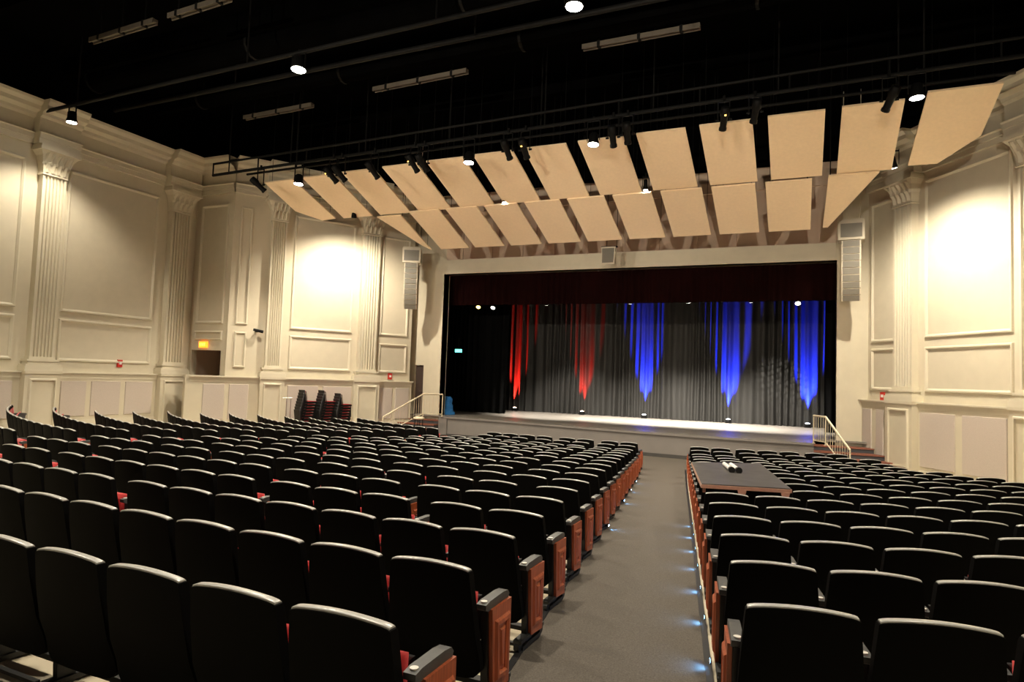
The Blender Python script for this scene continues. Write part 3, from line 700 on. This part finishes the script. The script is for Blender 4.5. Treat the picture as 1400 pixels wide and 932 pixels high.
# ------------------------------------------------------------------ loudspeakers
def line_array(loc, rz, w, n, ztop, label, bump):
    o = empty('line_array_speaker', loc, rz); tag(o, label, 'speaker', 'line array speakers')
    b = MB(); b.box(-bump/2, bump/2, -.02, .60, ztop-.62, ztop); bx_ = part('subwoofer_box', b, M['speaker'], o)
    b = MB(); b.box(-bump/2+.07, bump/2-.07, -.04, -.02, ztop-.54, ztop-.10); part('grille', b, M['grille'], bx_)
    b = MB(); b.box(-bump/2+.02, bump/2-.02, .05, .5, ztop, ztop+.06)
    for x in (-bump/3, bump/3): b.tube((x, .28, ztop+.05), (x, .28, 11.6-loc[2]), .012, 6)
    part('flying_frame', b, M['speaker'], o)
    z = ztop-.64; y = .0; ang = 0.0; h = .222
    for k in range(n):
        c = MB(); c.hexa([(-w/2, 0, -h+.012), (w/2, 0, -h+.012), (w/2*.86, .42, -h*.93), (-w/2*.86, .42, -h*.93)], [(-w/2, 0, 0), (w/2, 0, 0), (w/2*.86, .42, -.03), (-w/2*.86, .42, -.03)])
        mx = Matrix.Translation((0, y, z)) @ Matrix.Rotation(ang, 4, 'X'); c.xform(mx); cab = part('cabinet', c, M['speaker'], o)
        g = MB(); g.box(-w/2+.04, w/2-.04, -.014, .0, -h+.022, -.012); g.xform(mx); part('grille', g, M['grille'], cab)
        y += math.sin(ang)*h; z -= math.cos(ang)*h; ang += math.radians(.8+.8*k)
line_array((1.47, 23.45, 0), math.radians(-4), .56, 9, 7.20, 'cream line array speaker hanging right of the stage', .76)
line_array((-15.05, 23.45, 0), math.radians(26), .56, 9, 7.10, 'cream line array speaker hanging left of the stage', .76)
o = empty('centre_speaker', (-6.56, 23.5, 6.10)); tag(o, 'single cream loudspeaker hung over the middle of the stage opening', 'speaker')
b = MB(); b.hexa([(-.25, 0, 0), (.25, 0, 0), (.20, .4, .06), (-.20, .4, .06)], [(-.27, .06, .66), (.27, .06, .66), (.2, .45, .62), (-.2, .45, .62)]); part('cabinet', b, M['speaker'], o)
b = MB(); b.hexa([(-.21, -.012, .05), (.21, -.012, .05), (.21, .01, .05), (-.21, .01, .05)], [(-.23, .04, .60), (.23, .04, .60), (.23, .06, .60), (-.23, .06, .60)]); part('grille', b, M['grille'], o)
b = MB(); b.box(-.3, .3, .15, .3, .66, .70); b.tube((.28, .2, .68), (.28, .2, 5.49), .012, 6); b.tube((-.1, .2, .68), (-.1, .2, 5.49), .012, 6); part('bracket', b, M['dark_pipe'], o)

# ------------------------------------------------------------------ stage stairs and rails
def wall_x(y, side): return (2.108+.662*(25.22-y)-.32) if side > 0 else (-15.42-.662*(25.22-y)+.32)
def stairs(side, label):
    o = empty('stage_stairs', ((1.2 if side > 0 else -14.9), 24.9, -.787)); tag(o, label, 'stairs', 'stairs up to the stage'); ox, oy, oz = o.location
    for k in range(1, 5):
        y = 24.95-.42*k; z = ZS-.165*k
        if side > 0: x0, x1 = .42, wall_x(y, 1)
        else: x0, x1 = wall_x(y, -1), -14.02
        def slant(ya, yb, za, zb):
            xa = (.42, wall_x(ya, 1)) if side > 0 else (wall_x(ya, -1), -14.02); xb_ = (.42, wall_x(yb, 1)) if side > 0 else (wall_x(yb, -1), -14.02)
            q = [(xa[0]-ox, ya-oy), (xa[1]-ox, ya-oy), (xb_[1]-ox, yb-oy), (xb_[0]-ox, yb-oy)]
            return MB().hexa([(x, y_, za-oz) for x, y_ in q], [(x, y_, zb-oz) for x, y_ in q])
        st = part('riser', slant(y+.02, 24.94, z-.165, z-.045), M['riser'], o)
        part('tread', slant(y, y+.44, z-.045, z), M['tread'], st)
stairs(1, 'brick red and grey stairs right of the stage'); stairs(-1, 'brick red and grey stairs left of the stage')
def rail(pts, posts, label, fz):
    """pts: top rail points; posts: indices with posts; balusters between top rail and bottom rail"""
    o = empty('hand_rail', (pts[1][0], pts[1][1], fz[1])); tag(o, label, 'handrail', 'metal handrails beside the stage'); org = Vector(o.location)
    P = [Vector(p)-org for p in pts]; B = [Vector((p[0], p[1], z+.10))-org for p, z in zip(pts, fz)]
    b = MB()
    for i in range(len(P)-1): b.tube(P[i], P[i+1], .032, 8)
    part('top_rail', b, M['rail'], o)
    b = MB()
    for i in range(len(B)-1): b.tube(B[i], B[i+1], .018, 6)
    part('bottom_rail', b, M['rail'], o)
    for i in posts:
        b = MB(); b.tube(P[i], (P[i].x, P[i].y, B[i].z-.10), .022, 6); b.tube((P[i].x, P[i].y, B[i].z-.10), (P[i].x, P[i].y, B[i].z-.085), .05, 8); part('post', b, M['rail'], o)
    for i in range(len(P)-1):
        n = max(2, int((P[i+1]-P[i]).length/.115))
        for k in range(1, n):
            b = MB(); t = k/n; b.tube(P[i].lerp(P[i+1], t), B[i].lerp(B[i+1], t), .008, 5, cap=False); part('baluster', b, M['rail'], o)
rail([(.412, 22.98, .915), (.735, 22.45, .91), (1.37, 21.9, .0)], (0, 1, 2), 'cream metal handrail beside the right stage stairs', [ZS, ZS, -.787])
rail([(-13.82, 24.42, .97), (-14.50, 24.0, .975), (-15.46, 22.5, .01)], (0, 1, 2), 'cream metal handrail beside the left stage stairs', [ZS, ZS, -.787])

# ------------------------------------------------------------------ stage lamps
def small_stage_lamp(x, z, m, power, label, aim):
    o = empty('stage_lamp', (x, 28.0, z)); tag(o, label, 'lamp', 'small lit lamps above the stage')
    d = (Vector(aim)-Vector((x, 28.0, z))).normalized(); q = d.to_track_quat('-Z', 'Y').to_matrix().to_4x4()
    b = MB(); b.lathe([(.06, .25), (.10, .22), (.11, .02), (.11, 0), (.10, .0)], 12); b.xform(q); part('lamp_body', b, M['black_steel'], o)
    b = MB(); b.lathe([(.10, -.004), (.01, -.012)], 12); b.xform(q); part('lens', b, M[m], o)
    b = MB(); b.tube((0, 0, .2), (0, 0, .9), .015, 6); part('yoke', b, M['black_steel'], o)
    if power: spot('stage_beam', o, Vector((x, 28.0, z))+d*.05, aim, power, 84, .7, (1, .93, .82), .10)
for i, (x, z, p) in enumerate(((-10.63, 5.15, 5600), (-6.75, 5.16, 7200), (-4.30, 5.16, 7200), (-1.83, 5.15, 6000))):
    small_stage_lamp(x, z, 'lens_dim', p, 'small white stage lamp over the stage, %s from the left' % ORD[i], (x+.3, 29.7, 0))
small_stage_lamp(-13.33, 5.05, 'lens_dim', 0, 'small dim stage lamp left of the red curtain glow', (-13.0, 24, 0))
small_stage_lamp(-.10, 5.08, 'lens_dim', 0, 'small dim stage lamp nearest the right side of the stage', (-.1, 24, 0))
small_stage_lamp(-14.10, 5.09, 'lens_yellow', 0, 'small yellow lamp at the left edge of the stage opening', (-13.0, 24, 0))
def pattern_projector(loc, aim, power, label):
    o = empty('pattern_projector', loc); tag(o, label, 'projector')
    d = (Vector(aim)-Vector(loc)).normalized(); q = d.to_track_quat('-Z', 'Y').to_matrix().to_4x4()
    b = MB(); b.lathe([(.05, .35), (.10, .32), (.10, .05), (.07, 0), (.07, -.12), (.06, -.12)], 12); b.xform(q); part('barrel', b, M['black_steel'], o)
    b = MB(); b.tube((0, 0, .05), (0, 0, 6.0-loc[2]), .015, 6); part('yoke', b, M['black_steel'], o)
    l = spot('pattern_beam', o, Vector(loc)+d*.16, aim, power, 26, .8, (1, .95, .86), .004).data
    l.use_nodes = True; N = l.node_tree.nodes; L = l.node_tree.links; em = N['Emission']
    tc = N.new('ShaderNodeTexCoord'); sp = N.new('ShaderNodeSeparateXYZ'); L.new(tc.outputs['Normal'], sp.inputs[0])
    dv = [N.new('ShaderNodeMath') for _ in range(2)]
    for k in range(2): dv[k].operation = 'DIVIDE'; L.new(sp.outputs[k], dv[k].inputs[0]); L.new(sp.outputs[2], dv[k].inputs[1])
    cb = N.new('ShaderNodeCombineXYZ'); L.new(dv[0].outputs[0], cb.inputs[0]); L.new(dv[1].outputs[0], cb.inputs[1])
    br = N.new('ShaderNodeTexBrick'); br.inputs['Color1'].default_value = (1, 1, 1, 1); br.inputs['Color2'].default_value = (.6, .6, .6, 1); br.inputs['Mortar'].default_value = (0, 0, 0, 1)
    br.inputs['Scale'].default_value = 11; br.inputs['Mortar Size'].default_value = .06; br.inputs['Brick Width'].default_value = .9; br.inputs['Row Height'].default_value = .45
    L.new(cb.outputs[0], br.inputs['Vector']); L.new(br.outputs['Color'], em.inputs['Color'])
pattern_projector((-3.0, 28.0, 5.3), (-.75, 32.1, 1.9), 3800, 'black pattern projector throwing a lattice onto the right curtain')
b = MB(); b.tube((-15, 28, 6.0), (1.6, 28, 6.0), .03, 8); tag(part('stage_pipe', b, M['black_steel']), 'black pipe carrying the small stage lamps', 'pipe')
def uplight(x, y, colr, m, power, label, group):
    o = empty('curtain_uplight', (x, y, ZS)); tag(o, label, 'uplight', group)
    b = MB(); b.lathe([(.10, .03), (.12, .05), (.12, .16), (.10, .17)], 12); part('lamp_body', b, M['black_steel'], o)
    b = MB(); b.box(-.14, .14, -.08, .08, 0, .03); b.box(-.145, -.13, -.02, .02, .02, .13); b.box(.13, .145, -.02, .02, .02, .13); part('bracket', b, M['black_steel'], o)
    b = MB(); b.lathe([(.098, .165), (.09, .19), (.01, .215)], 12); part('lens', b, M[m], o, True)
    spot('uplight_beam', o, (x, y, ZS+.23), (x, y+.20, ZS+3.4), power, 34, .8, colr, .03)
RED, BLU = (1.0, .02, .012), (.012, .03, 1.0)
for x, y, c, m, p, l in ((-13.75, 32.0, RED, 'lens_red', 30000, 'red curtain uplight at the left end of the stage'), (-10.05, 32.0, RED, 'lens_red', 11000, 'red curtain uplight second from the left'),
                      (-6.90, 31.96, BLU, 'lens_blue', 80000, 'blue curtain uplight at the middle of the stage'), (-3.00, 31.88, BLU, 'lens_blue', 90000, 'blue curtain uplight right of the middle'),
                      (.33, 31.88, BLU, 'lens_blue', 100000, 'blue curtain uplight at the right end of the stage')):
    uplight(x, y, c, m, p, l, 'coloured curtain uplights')

# ------------------------------------------------------------------ small things on walls and stage
def wall_point(which, u, z, off):
    if which == 'L': d = (-math.sin(A), -math.cos(A)); n = (math.cos(A), -math.sin(A)); c = cL; rz = math.atan2(n[1], n[0])+PI/2
    elif which == 'R': d = (math.sin(A), -math.cos(A)); n = (-math.cos(A), -math.sin(A)); c = cR; rz = math.atan2(n[1], n[0])+PI/2
    else: d = (0, 1); n = (1, 0); c = (-21.9, 0); rz = PI/2
    return (c[0]+d[0]*u+n[0]*off, c[1]+d[1]*u+n[1]*off, z), rz
def alarm(which, u, z, label):
    p, rz = wall_point(which, u, z, .003); o = empty('fire_alarm', p, rz); tag(o, label, 'alarm', 'red fire alarms on the walls')
    b = MB(); b.box(-.09, .09, -.05, 0, -.13, .13); part('housing', b, M['red_plastic'], o)
    b = MB(); b.box(-.04, .05, -.07, -.05, -.04, .05); part('strobe', b, M['white_plastic'], o)
alarm('L', 1.48, 1.66, 'red fire alarm on the wall left of the stage'); alarm('R', .72, 1.60, 'red fire alarm on the wall right of the stage'); alarm('S', 15.67, 1.80, 'red fire alarm on the left side wall')
o = empty('exit_sign', (-21.06, 18.46, 2.64)); tag(o, 'small glowing orange exit sign above the left doorway', 'exit sign')
b = MB(); b.box(-.20, .20, -.06, .02, -.12, .12); part('sign_box', b, M['exit_red'], o)
def letters(txt, h, parent, m, y):
    cu_ = bpy.data.curves.new('exit_text', 'FONT'); cu_.body = txt; cu_.size = h; cu_.align_x = 'CENTER'; cu_.align_y = 'CENTER'; cu_.extrude = .003
    t = bpy.data.objects.new('t', cu_); col.objects.link(t); dg = bpy.context.evaluated_depsgraph_get()
    me = bpy.data.meshes.new_from_object(t.evaluated_get(dg)); bpy.data.objects.remove(t)
    me.materials.clear(); me.materials.append(M[m]); x = obj('exit_letters', me, parent); x.rotation_euler = (PI/2, 0, 0); x.location = (0, y, 0); return x
letters('EXIT', .15, o, 'exit_text', -.064)
o = empty('exit_sign', (-14.22, 26.4, 2.92)); tag(o, 'small teal exit sign just inside the left edge of the stage', 'exit sign')
b = MB(); b.box(-.16, .16, -.03, .03, -.07, .07); part('sign_box', b, M['exit_green'], o)
b = MB(); b.tube((0, 0, .07), (0, 0, .6), .012, 6); part('hanger', b, M['black_steel'], o)
# bracket lamp on the narrow face
p, rz = wall_point('L', 7.05, 3.25, .04); o = empty('bracket_lamp', p, rz); tag(o, 'small black bracket lamp on the wall beside the left pilaster', 'lamp')
b = MB(); b.tube((0, 0, 0), (0, -.16, 0), .02, 8); b.box(-.05, .05, -.02, 0, -.06, .06); part('bracket', b, M['black_steel'], o)
b = MB(); b.tube((-.16, -.18, .03), (.2, -.20, -.04), .05, 10, .06); part('barrel', b, M['black_steel'], o)
# blue cloth bundle just inside the left jamb
b = MB(); rows = []
for j in range(9):
    t = j/8; r0 = .34*(1-.55*t)+.03*math.sin(j*2.1)
    rows.append([(r0*(1+.12*math.sin(3*a+j))*math.cos(a), r0*.8*(1+.1*math.cos(4*a+j*.7))*math.sin(a), .80*t) for a in [2*PI*i/14 for i in range(14)]])
b.grid(rows, close=True); b.add(rows[-1], [tuple(range(14))])
tag(part('cloth_bundle', b, M['blue_cloth'], None, True, loc=(-14.42, 25.95, ZS)), 'bright blue cloth bundle at the left edge of the stage floor', 'cloth')
# cream topped stool by the left stairs
o = empty('round_stool', (-13.80, 22.55, -.787)); tag(o, 'round cream topped stool standing before the left handrail', 'stool')
b = MB(); b.lathe([(.02, .80), (.20, .80), (.22, .83), (.21, .88), (.15, .90), (.02, .90)], 20); part('stool_top', b, M['rail'], o, True)
for k in range(4):
    a = PI/4+k*PI/2; b = MB(); b.tube((.2*math.cos(a), .2*math.sin(a), 0), (.15*math.cos(a), .15*math.sin(a), .80), .015, 6); part('leg', b, M['black_steel'], o)
b = MB(); b.lathe([(.185, .28), (.195, .29), (.185, .30)], 20); part('foot_ring', b, M['black_steel'], o)
# stacks of red banquet chairs beside the left front wall
def chair_meshes():
    f = MB()
    for sx in (-1, 1):
        f.tube((sx*.21, .22, 0), (sx*.21, .19, .44), .013, 6); f.tube((sx*.21, -.28, 0), (sx*.21, -.20, .44), .013, 6)
        f.tube((sx*.21, -.20, .44), (sx*.20, -.27, .88), .013, 6); f.tube((sx*.21, .2, .43), (sx*.21, -.2, .43), .013, 6)
    f.tube((-.20, -.27, .88), (.20, -.27, .88), .013, 6)
    f.box(-.215, .215, -.22, .24, .44, .485)
    s = rounded_slab(-.21, .21, -.22, .24, .0, .03, .012); s.v = [(x, y, .485+z) for x, y, z in s.v]
    k = rounded_slab(-.17, .17, -.252, -.225, .55, .92, .02, -.16)
    q = rounded_slab(-.195, .195, -.275, -.245, .51, .94, .02, -.16)
    return mk('frame', f, M['black_steel']), mk('seat', s, M['maroon'], True), mk('backrest', k, M['maroon'], True), mk('back_shell', q, M['black_plastic'], True)
CM = chair_meshes()
for i, (u, ztop) in enumerate(((5.05, .60), (4.30, .57), (3.62, .37))):
    lift = .108
    for k in range(8):
        (px, py, pz), rz = wall_point('L', u+.28-.022*k, -.66+lift*k-(.0 if i < 2 else .0), .95 if i < 2 else .95)
        if i == 2 and k > 6: continue
        o = empty('banquet_chair', (px, py, pz+.0), math.radians(-33.5)+PI/2-PI/2)
        d = (math.sin(A-.35), math.cos(A-.35)); o.rotation_euler = (0, 0, math.atan2(d[1], d[0])-PI/2)
        tag(o, 'red seated stacking chair, %s stack by the left wall, %s from the floor' % (('leftmost', 'middle', 'rightmost')[i], ORD[k]), 'chair', 'stacked red chairs by the left wall')
        for nm, me in zip(('frame', 'seat', 'backrest'), CM[:3]):
            x = obj(nm, me, o)
            if nm == 'backrest': obj('back_shell', CM[3], x)
(px, py, pz), rz = wall_point('L', 5.95, -.68, .95)
o = empty('chair_trolley', (px, py, pz), rz); tag(o, 'chrome chair trolley handle left of the stacked chairs', 'trolley')
b = MB()
for x in (-.06, .10): b.tube((x, 0, .1), (x, 0, 1.40), .014, 8)
b.tube((-.20, 0, 1.40), (.14, 0, 1.38), .022, 8); part('handle_frame', b, M['chrome'], o)
b = MB(); b.box(-.15, .25, -.35, .05, .10, .13); part('plate', b, M['black_steel'], o)
for x in (-.1, .2):
    b = MB(); b.tube((x-.02, 0, .06), (x+.02, 0, .06), .06, 12); part('wheel', b, M['black_plastic'], o)
# mixing desk board laid over the seats
zc = .50
cs = [(-1.148, 8.81), (-.078, 9.09), (-.586, 11.77), (-1.622, 11.19)]
o = empty('desk_board', (-.86, 10.2, zc)); tag(o, 'charcoal topped wooden desk board laid across the right seats', 'desk')
def inset(p, k): return [(-.86+(x+.86)*k, 10.2+(y-10.2)*k) for x, y in p]
b = MB(); b.prism([(x+.86, y-10.2) for x, y in cs], -.055, -.012); part('board', b, M['desk_edge'], o)
b = MB(); b.prism([(x+.86, y-10.2) for x, y in inset(cs, .985)], -.012, 0.0); part('desk_surface', b, M['desk_top'], o)
fr = [Vector((cs[0][0]+(cs[1][0]-cs[0][0])*t+.86, cs[0][1]+(cs[1][1]-cs[0][1])*t-10.2, 0)) for t in (.455, .93)]
for p in fr:
    b = MB(); b.hexa([(p.x-.03, p.y-.01, -.15), (p.x+.03, p.y-.01, -.15), (p.x+.03, p.y+.05, -.15), (p.x-.03, p.y+.05, -.15)], [(p.x-.055, p.y-.01, -.05), (p.x+.055, p.y-.01, -.05), (p.x+.055, p.y+.05, -.05), (p.x-.055, p.y+.05, -.05)]); part('bracket', b, M['desk_edge'], o)
for t in (.1, .5, .9):
    p = Vector((cs[3][0]+(cs[0][0]-cs[3][0])*t+.90, cs[3][1]+(cs[0][1]-cs[3][1])*t-10.2, 0)); b = MB(); b.box(p.x, p.x+.03, p.y-.03, p.y+.03, -.14, -.055); part('bracket', b, M['desk_edge'], o)
for i, dx in enumerate((0, .10)):
    o = empty('white_tube', (-.995+dx, 10.6, zc+.036), math.radians(14)); tag(o, ('left' if i == 0 else 'right')+' of two white tubes with black ends on the desk board', 'tube', 'white tubes on the desk')
    b = MB(); b.tube((0, .34, 0), (0, -.26, 0), .032, 12); part('tube_body', b, M['white_plastic'], o, False)
    b = MB(); b.tube((0, -.26, 0), (0, -.40, .0), .036, 12, .047); part('end_cap', b, M['black_plastic'], o)
    b = MB(); b.tube((0, .34, 0), (0, .37, 0), .03, 12); part('tail_cap', b, M['black_plastic'], o)
